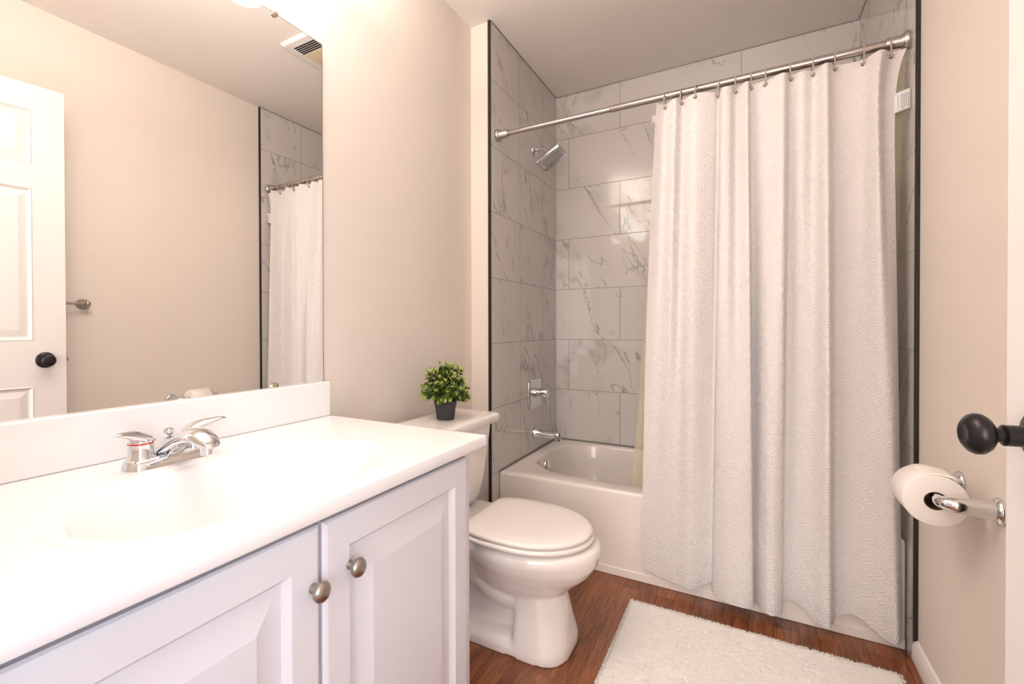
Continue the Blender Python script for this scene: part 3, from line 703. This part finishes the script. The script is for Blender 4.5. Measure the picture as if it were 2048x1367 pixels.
HY_, HZ = 0.511, 2.030
sh = thing('overhead_shower', (X1, HY_, HZ), 'chrome square shower head tilted down from the left wall', 'shower head')
b = BM(); lathe(b, (X1+0.0005, HY_, HZ), (1, 0, 0), [(0, 0.034), (0.004, 0.034), (0.010, 0.027), (0.014, 0.014)], 32); obj('flange', b, 'chrome', sh, angle=50)
hc = Vector((0.214, HY_, 1.968)); ta = math.radians(29)
hu = Vector((math.cos(ta), 0, math.sin(ta))); hv = Vector((0, 1, 0)); hn = Vector((math.sin(ta), 0, -math.cos(ta)))
b = BM(); tube(b, smooth_path([(X1+0.008, HY_, HZ), (0.150, HY_, HZ+0.001), (0.176, HY_, HZ-0.010), (0.196, HY_, HZ-0.034), hc-hn*0.010], 6), 0.0108, 16)
lathe(b, hc-hn*0.032, hn, [(0, 0.012), (0.010, 0.016), (0.024, 0.020), (0.026, 0.022)], 24); obj('shower_arm', b, 'chrome', sh)
b = BM()
def hp(d, g): return [hc+hu*q[0]+hv*q[1]+hn*d for q in rrect(0, 0, 0.075-g, 0.075-g, 0.006, 0, 4)]
loft(b, [hp(-0.006, 0.002), hp(-0.005, 0.0), hp(0.006, 0.0), hp(0.007, 0.001)]); sp2 = obj('spray_plate', b, simple('shower_plate_chrome', (0.55, 0.55, 0.56, 1), 0.14, 1.0), sh, angle=50)
b = BM()
for i in range(8):
    for j in range(8):
        if (i in (0, 7) and j in (0, 7)): continue
        c = hc+hu*((i-3.5)*0.0135+(0.004 if j % 2 else -0.002))+hv*(j-3.5)*0.0135+hn*0.0068
        lathe(b, c, hn, [(0, 0.0026), (0.002, 0.0022), (0.002, 0)], 8)
nz = obj('nozzles', b, 'dark', sp2)

# ------------------------------------------------------------------ curtain rod
RY, RZ, RR = 0.057, 1.9534, 0.0125
rod = thing('curtain_rod', (0.84, RY, RZ), 'brushed steel tension rod spanning the tub alcove', 'rod')
b = BM(); lathe(b, (X1+0.05, RY, RZ), (1, 0, 0), [(0, 0.0112), (0.643-X1-0.05, 0.0112)], 24); obj('inner_tube', b, 'rod', rod)
b = BM(); lathe(b, (0.640, RY, RZ), (1, 0, 0), [(0, 0.0125), (0.002, 0.0138), (X3-0.640-0.055, 0.0138)], 24); obj('outer_tube', b, 'rod', rod, angle=60)
for o0, ax in (((X1+0.0005, RY, RZ), (1, 0, 0)), ((X3-0.0005, RY, RZ), (-1, 0, 0))):
    b = BM(); lathe(b, o0, ax, [(0, 0.027), (0.006, 0.029), (0.013, 0.028), (0.018, 0.022), (0.024, 0.0185), (0.058, 0.0185), (0.060, 0.017), (0.060, 0.012)], 36); obj('end_flange', b, 'rod', rod, angle=50)

# ------------------------------------------------------------------ shower curtain
# folds: x, y at the top; x, y, z at the hem
CT = [(0.826, 0.03, 0.765, 0.055, 0.068), (0.857, 0.058, 0.817, 0.055, 0.055), (0.894, 0.025, 0.865, 0.049, 0.045), (0.919, 0.055, 0.902, 0.041, 0.045), (0.964, 0.022, 0.946, 0.026, 0.045), (1.021, 0.045, 1.001, 0.055, 0.067), (1.039, 0.06, 1.021, 0.055, 0.075), (1.058, 0.025, 1.025, 0.032, 0.045), (1.079, 0.03, 1.062, 0.001, 0.045), (1.099, 0.058, 1.109, -0.014, 0.045), (1.133, 0.02, 1.153, 0.0, 0.045), (1.145, 0.056, 1.156, 0.055, 0.045), (1.196, 0.05, 1.2, -0.016, 0.045), (1.24, 0.018, 1.239, 0.011, 0.045), (1.266, 0.056, 1.244, 0.055, 0.071), (1.298, 0.04, 1.287, 0.055, 0.078), (1.331, 0.056, 1.33, 0.03, 0.045), (1.36, 0.018, 1.37, -0.003, 0.045), (1.386, 0.052, 1.393, 0.055, 0.051), (1.43, 0.062, 1.42, 0.055, 0.078), (1.468, 0.056, 1.456, 0.055, 0.079), (1.5, 0.015, 1.511, 0.029, 0.045), (1.533, 0.05, 1.542, 0.003, 0.045), (1.568, 0.045, 1.566, 0.052, 0.045)]
ZTOP = 1.924
KS = 8
topc = smooth_path([(a[0], a[1], ZTOP) for a in CT], KS)
botc = smooth_path([(a[2], a[3], a[4]) for a in CT], KS)
for p in topc+botc: p.x = min(p.x, 1.572)
for p in botc: p.y = min(p.y, 0.060)
NU = len(topc); NV = 70
S = [0.0]
for i in range(1, NU):
    S.append(S[-1]+((topc[i]-topc[i-1]).length+(botc[i]-botc[i-1]).length)/2)
cur = thing('shower_curtain', (1.18, 0.04, 0.04), 'white embossed fabric shower curtain hanging in folds before the tub', 'curtain')
def cpt(i, t):
    p = topc[i].lerp(botc[i], t)
    w = max(0.0, 1-i/40.0)
    p.x -= w*0.010*math.sin(PI*t)
    w2 = max(0.0, 1-(NU-1-i)/28.0)
    p.x -= w2*0.034*(1-math.exp(-t/0.045))*(1-t)
    p.y = 0.050+(p.y-0.050)*(1+0.65*math.sin(PI*min(1, t*1.15)))      # folds open deepest at mid height
    return p
b = BM(); uvl = b.loops.layers.uv.new('UVMap'); G = []
for j in range(NV+1):
    t = j/NV
    G.append([b.verts.new(cpt(i, t)) for i in range(NU)])
for j in range(NV):
    for i in range(NU-1):
        f = b.faces.new((G[j][i], G[j][i+1], G[j+1][i+1], G[j+1][i]))
        for lp, (ii, jj) in zip(f.loops, ((i, j), (i+1, j), (i+1, j+1), (i, j+1))): lp[uvl].uv = (S[ii], 1.9*(1-jj/NV))
cl = obj('curtain_fabric', b, 'curtain', cur, angle=180)
so = cl.modifiers.new('solid', 'SOLIDIFY'); so.thickness = 0.0012; so.offset = 0
es = cl.modifiers.new('edges', 'EDGE_SPLIT'); es.split_angle = math.radians(60)
HOLES = [0.854, 0.912, 0.97, 1.041, 1.099, 1.147, 1.196, 1.265, 1.328, 1.388, 1.466, 1.532]
def at_x(x, t):
    best = min(range(NU-1), key=lambda i: abs((cpt(i, t).x+cpt(i+1, t).x)/2-x)+0.4*abs(cpt(i, t).y-0.056))
    return cpt(best, t), (cpt(best+1, t)-cpt(best, t))
hole_pts = []
for x in HOLES:
    p, tg = at_x(x, 0.008); nrm = Vector((tg.y, -tg.x, 0)).normalized()
    if nrm.y > 0: nrm = -nrm
    q = Vector((p.x, p.y, 1.909)); hole_pts.append((q, nrm))
    b = BM(); lathe(b, q+nrm*0.0002, nrm, [(0, 0.0075), (0.0018, 0.0072), (0.0026, 0.0055), (0.0020, 0.0042), (0.0012, 0.0)], 20); obj('grommet', b, 'grommet', cur)
# care tag sewn on the right edge
b = BM(); P0 = cpt(NU-1, 0.094); tx0 = P0.x-0.004
tagp = lambda u_, w_: Vector((min(tx0+u_*0.040, 1.5765), P0.y-0.002-0.004*math.sin(u_*2.5), 1.785-w_*0.062+u_*0.010))
Gt = [[b.verts.new(tagp(i/8, j/4)) for i in range(9)] for j in range(5)]
for j in range(4):
    for i in range(8): b.faces.new((Gt[j][i], Gt[j][i+1], Gt[j+1][i+1], Gt[j+1][i]))
tg_ = obj('care_tag', b, 'tagcloth', cur); s_ = tg_.modifiers.new('solid', 'SOLIDIFY'); s_.thickness = 0.0006
b = BM()
for u_ in (0.22, 0.40, 0.50, 0.60, 0.70, 0.82):
    w = 0.16
    while w < 0.82:
        L_ = random.uniform(0.05, 0.12)
        q = [tagp(u_, w), tagp(u_+0.045, w), tagp(u_+0.045, w+L_), tagp(u_, w+L_)]
        b.faces.new([b.verts.new(p+Vector((0, -0.0006, 0))) for p in q]); w += L_+0.025
obj('tag_print', b, 'ink', tg_)
# rings
ORD = ['leftmost', 'second', 'third', 'fourth', 'fifth', 'sixth', 'seventh', 'eighth', 'ninth', 'tenth', 'eleventh', 'rightmost']
for k, (q, nrm) in enumerate(hole_pts):
    b = BM()
    rt_ = thing('curtain_ring', (q.x, RY, RZ), ('%s taupe curtain ring on the rod' % ORD[k] if k in (0, 11) else '%s taupe curtain ring from the left along the rod' % ORD[k]), 'curtain ring', 'curtain rings along the rod')
    yc, zt_, zb_ = RY, RZ+0.0165, q.z-0.002
    cz, rz_ = (zt_+zb_)/2, (zt_-zb_)/2
    yo = min(q.y-0.004, RY)            # the ring leans to the fabric at its foot
    pts = []
    for i in range(25):
        a = 2*PI*i/24
        z = cz+rz_*math.cos(a); s = (zt_-z)/(zt_-zb_)
        pts.append((q.x, yc*(1-s)+(q.y+0.002)*s+0.0185*math.sin(a), z))
    tube(b, pts, 0.0024, 10, caps=False); obj('ring_loop', b, 'ring', rt_)
    b = BM(); lathe(b, q+nrm*0.0012, nrm, [(0, 0.0035), (0.006, 0.0050), (0.010, 0.0040), (0.012, 0)], 14); obj('ring_bead', b, 'ring', rt_)

# ------------------------------------------------------------------ vinyl liner inside the tub
ln = thing('curtain_liner', (1.1, 0.2, 0.2), 'cloudy yellowish vinyl liner hanging inside the tub behind the curtain', 'liner')
b = BM(); G = []
n1, n2 = 130, 30
for j in range(n2+1):
    t = j/n2; z = 1.915+(0.16-1.915)*t
    yb = 0.070+(0.232-0.070)*min(1, t/0.86)
    x0 = 0.834+(0.672-0.834)*t; x1 = 1.571+(1.44-1.571)*min(1, max(0, (t-0.55)/0.4))
    row = []
    for i in range(n1+1):
        s = i/n1; amp = 0.010+0.014*t
        if t < 0.1: amp *= t*10*0.4+0.2
        row.append(b.verts.new((x0+(x1-x0)*s, yb+amp*(math.sin(s*58)+0.4*math.sin(s*131+2*t))*0.6, z)))
    G.append(row)
for j in range(n2):
    for i in range(n1): b.faces.new((G[j][i], G[j][i+1], G[j+1][i+1], G[j+1][i]))
obj('liner_sheet', b, 'liner', ln, angle=180)
b = BM(); G = [[b.verts.new((0.803+0.03*i/4, 0.066, 1.895-0.028*j/2-0.002*i)) for i in range(5)] for j in range(3)]
for j in range(2):
    for i in range(4): b.faces.new((G[j][i], G[j][i+1], G[j+1][i+1], G[j+1][i]))
obj('liner_tab', b, liner_mat('clear_vinyl_tab', srgb(235, 230, 225), 0.55), ln)

# ------------------------------------------------------------------ toilet paper holder and roll
HX0 = XW; RX, RZ2 = 1.502, 0.662
ph = thing('toilet_paper_holder', (XW, -0.452, RZ2), 'chrome double-post toilet paper holder on the right wall', 'paper holder')
for yy, s in ((-0.556, 1), (-0.346, -1)):
    b = BM(); lathe(b, (XW-0.0005, yy, RZ2), (-1, 0, 0), [(0, 0.0275), (0.004, 0.0285), (0.008, 0.026), (0.010, 0.024), (0.012, 0.0215)], 36)
    tube(b, smooth_path([(XW-0.011, yy, RZ2), (XW-0.035, yy, RZ2), (XW-0.062, yy, RZ2), (XW-0.078, yy+s*0.004, RZ2), (RX-0.001, yy+s*0.016, RZ2), (RX-0.001, yy+s*0.030, RZ2)], 6), [0.0205-0.0095*i/30 for i in range(31)], 24)
    obj('post', b, 'chrome', ph, angle=55)
b = BM(); lathe(b, (RX, -0.528, RZ2), (0, 1, 0), [(0, 0.0085), (0.154, 0.0085)], 20); obj('roller', b, 'chrome', ph)
rp = thing('toilet_paper_roll', (RX, -0.452, RZ2-0.06), 'white toilet paper roll on the chrome wall holder', 'toilet paper')
b = BM(); RO, RI, ya, yb = 0.0575, 0.0205, -0.506, -0.402; n = 64
def trng(r, y): return ring(b, (RX, y, RZ2-0.010), Vector((1, 0, 0)), Vector((0, 0, 1)), r, r, n)
R_ = [trng(RI, ya), trng(RO-0.003, ya), trng(RO-0.0008, ya+0.001), trng(RO, ya+0.003), trng(RO, yb-0.003), trng(RO-0.003, yb), trng(RI, yb)]
for A, B_ in zip(R_, R_[1:]): bridge(b, A, B_)
obj('tissue', b, 'tissue', rp, angle=50)
b = BM(); R_ = [ring(b, (RX, y, RZ2-0.010), Vector((1, 0, 0)), Vector((0, 0, 1)), r, r, 40) for r, y in ((RI-0.0002, ya), (RI-0.0002, yb), (RI-0.0015, yb), (RI-0.0015, ya))]
for A, B_ in zip(R_, R_[1:]+R_[:1]): bridge(b, A, B_)
obj('core', b, 'core', rp)
# loose sheet end, coming off the top toward the wall
b = BM(); G = []
for k in range(9):
    a = math.radians(112-8*k); r = RO+0.0008+(0.0002*k if k < 5 else 0.0010+0.0022*(k-5))
    G.append([b.verts.new((RX+r*math.cos(a), ya+0.002+(yb-ya-0.004)*i/4, RZ2-0.010+r*math.sin(a))) for i in range(5)])
for j in range(8):
    for i in range(4): b.faces.new((G[j][i], G[j][i+1], G[j+1][i+1], G[j+1][i]))
sh_ = obj('loose_sheet', b, 'tissue', rp); s_ = sh_.modifiers.new('solid', 'SOLIDIFY'); s_.thickness = 0.0005

# ------------------------------------------------------------------ towel bar behind the door
tb = thing('towel_bar', (XW, -1.17, 1.162), 'chrome towel bar on the right wall partly behind the open door', 'towel bar')
for yy in (-0.948, -1.395):
    b = BM(); rings = []
    for d, hy_, hz_ in ((0.0005, 0.030, 0.024), (0.004, 0.030, 0.024), (0.010, 0.026, 0.020), (0.024, 0.016, 0.013), (0.045, 0.013, 0.012), (0.060, 0.011, 0.011), (0.064, 0.007, 0.007)):
        rings.append([(XW-d, yy+hy_*math.cos(2*PI*i/28), 1.162+hz_*math.sin(2*PI*i/28)) for i in range(28)])
    loft(b, rings); obj('post', b, 'nickel', tb, angle=60)
b = BM(); lathe(b, (XW-0.052, -1.395, 1.162), (0, 1, 0), [(0, 0.0065), (0.447, 0.0065)], 20); obj('bar', b, 'nickel', tb)

# ------------------------------------------------------------------ ceiling fan / vent
fx0, fx1, fy0, fy1 = 0.600, 0.892, -0.385, -0.020
fn = thing('exhaust_fan', ((fx0+fx1)/2, (fy0+fy1)/2, ZC), 'white ceiling exhaust fan with ribbed light lens seen in the mirror', 'exhaust fan')
b = BM()
fcx, fcy, fhx, fhy = (fx0+fx1)/2, (fy0+fy1)/2, (fx1-fx0)/2, (fy1-fy0)/2
loft(b, [rrect(fcx, fcy, fhx, fhy, 0.012, ZC-0.0005), rrect(fcx, fcy, fhx, fhy, 0.012, ZC-0.006), rrect(fcx, fcy, fhx-0.010, fhy-0.010, 0.012, ZC-0.016), rrect(fcx, fcy, fhx-0.030, fhy-0.025, 0.012, ZC-0.018)])
obj('grille_frame', b, 'white_paint', fn, angle=35)
for y0 in (-0.340, -0.092):
    b = BM()
    for k in range(5): box(b, fcx+0.025-0.072, fcx+0.025+0.072, y0+k*0.0135, y0+k*0.0135+0.009, ZC-0.0188, ZC-0.0165)
    obj('louver_slots', b, 'dark', fn, smooth=False)
b = BM(); box(b, fcx-0.095, fcx+0.095, -0.270, -0.095, ZC-0.021, ZC-0.017)
for k in range(16): lathe(b, (fcx-0.090+k*0.012, -0.270, ZC-0.021), (0, 1, 0), [(0, 0.004), (0.175, 0.004)], 8)
obj('light_lens', b, 'lens', fn)

# ------------------------------------------------------------------ bath mat
mx0, mx1, my0, my1 = 0.757, 1.530, -0.665, -0.106
mt = thing('bath_mat', ((mx0+mx1)/2, (my0+my1)/2, 0), 'white shaggy bath mat on the wood floor before the tub', 'bath mat')
b = BM(); loft(b, [rrect((mx0+mx1)/2, (my0+my1)/2, (mx1-mx0)/2-0.004, (my1-my0)/2-0.004, 0.01, z) for z in (0.001, 0.010)]); obj('backing', b, 'rug', mt, smooth=False)
b = BM(); rr = random.Random(3)
nx, ny = 130, 94; G = []
for j in range(ny+1):
    row = []
    for i in range(nx+1):
        x = mx0+(mx1-mx0)*i/nx; y = my0+(my1-my0)*j/ny
        e = min(i, nx-i, j, ny-j)
        z = 0.0185+0.0035*noise.noise((x*75, y*75, 0))+0.002*noise.noise((x*160, y*160, 3)) if e > 0 else 0.004
        if e == 0: x += rr.uniform(-0.002, 0.002); y += rr.uniform(-0.002, 0.002)
        elif e == 1: z -= 0.003
        row.append(b.verts.new((x, y, z)))
    G.append(row)
for j in range(ny):
    for i in range(nx): b.faces.new((G[j][i], G[j][i+1], G[j+1][i+1], G[j+1][i]))
def tuft(x, y, z, lean):
    h = rr.uniform(0.004, 0.008); a = rr.uniform(0, 2*PI); w = 0.0018
    d = Vector((lean[0]+rr.uniform(-.5, .5), lean[1]+rr.uniform(-.5, .5), 1.0)).normalized()*h
    p = Vector((x, y, z)); s = Vector((math.cos(a)*w, math.sin(a)*w, 0)); s2 = Vector((-s.y, s.x, 0))
    v = [b.verts.new(p+q) for q in (s, s2-s*0.5, -s2-s*0.5)]; t = b.verts.new(p+d)
    for k in range(3): b.faces.new((v[k], v[(k+1) % 3], t))
for k in range(15000):
    x = rr.uniform(mx0+0.002, mx1-0.002); y = rr.uniform(my0+0.002, my1-0.002); tuft(x, y, 0.0165, (0, 0))
for k in range(2600):
    s = rr.random(); side = k % 4
    if side == 0: tuft(mx0+(mx1-mx0)*s, my1-0.001, rr.uniform(0.006, 0.016), (0, 1.3))
    elif side == 1: tuft(mx0+0.001, my0+(my1-my0)*s, rr.uniform(0.006, 0.016), (-1.3, 0))
    elif side == 2: tuft(mx1-0.001, my0+(my1-my0)*s, rr.uniform(0.006, 0.016), (1.3, 0))
    else: tuft(mx0+(mx1-mx0)*s, my1-0.001, rr.uniform(0.006, 0.016), (0, 1.3))
po = obj('pile', b, 'rug', mt, angle=180); po['kind'] = 'stuff'
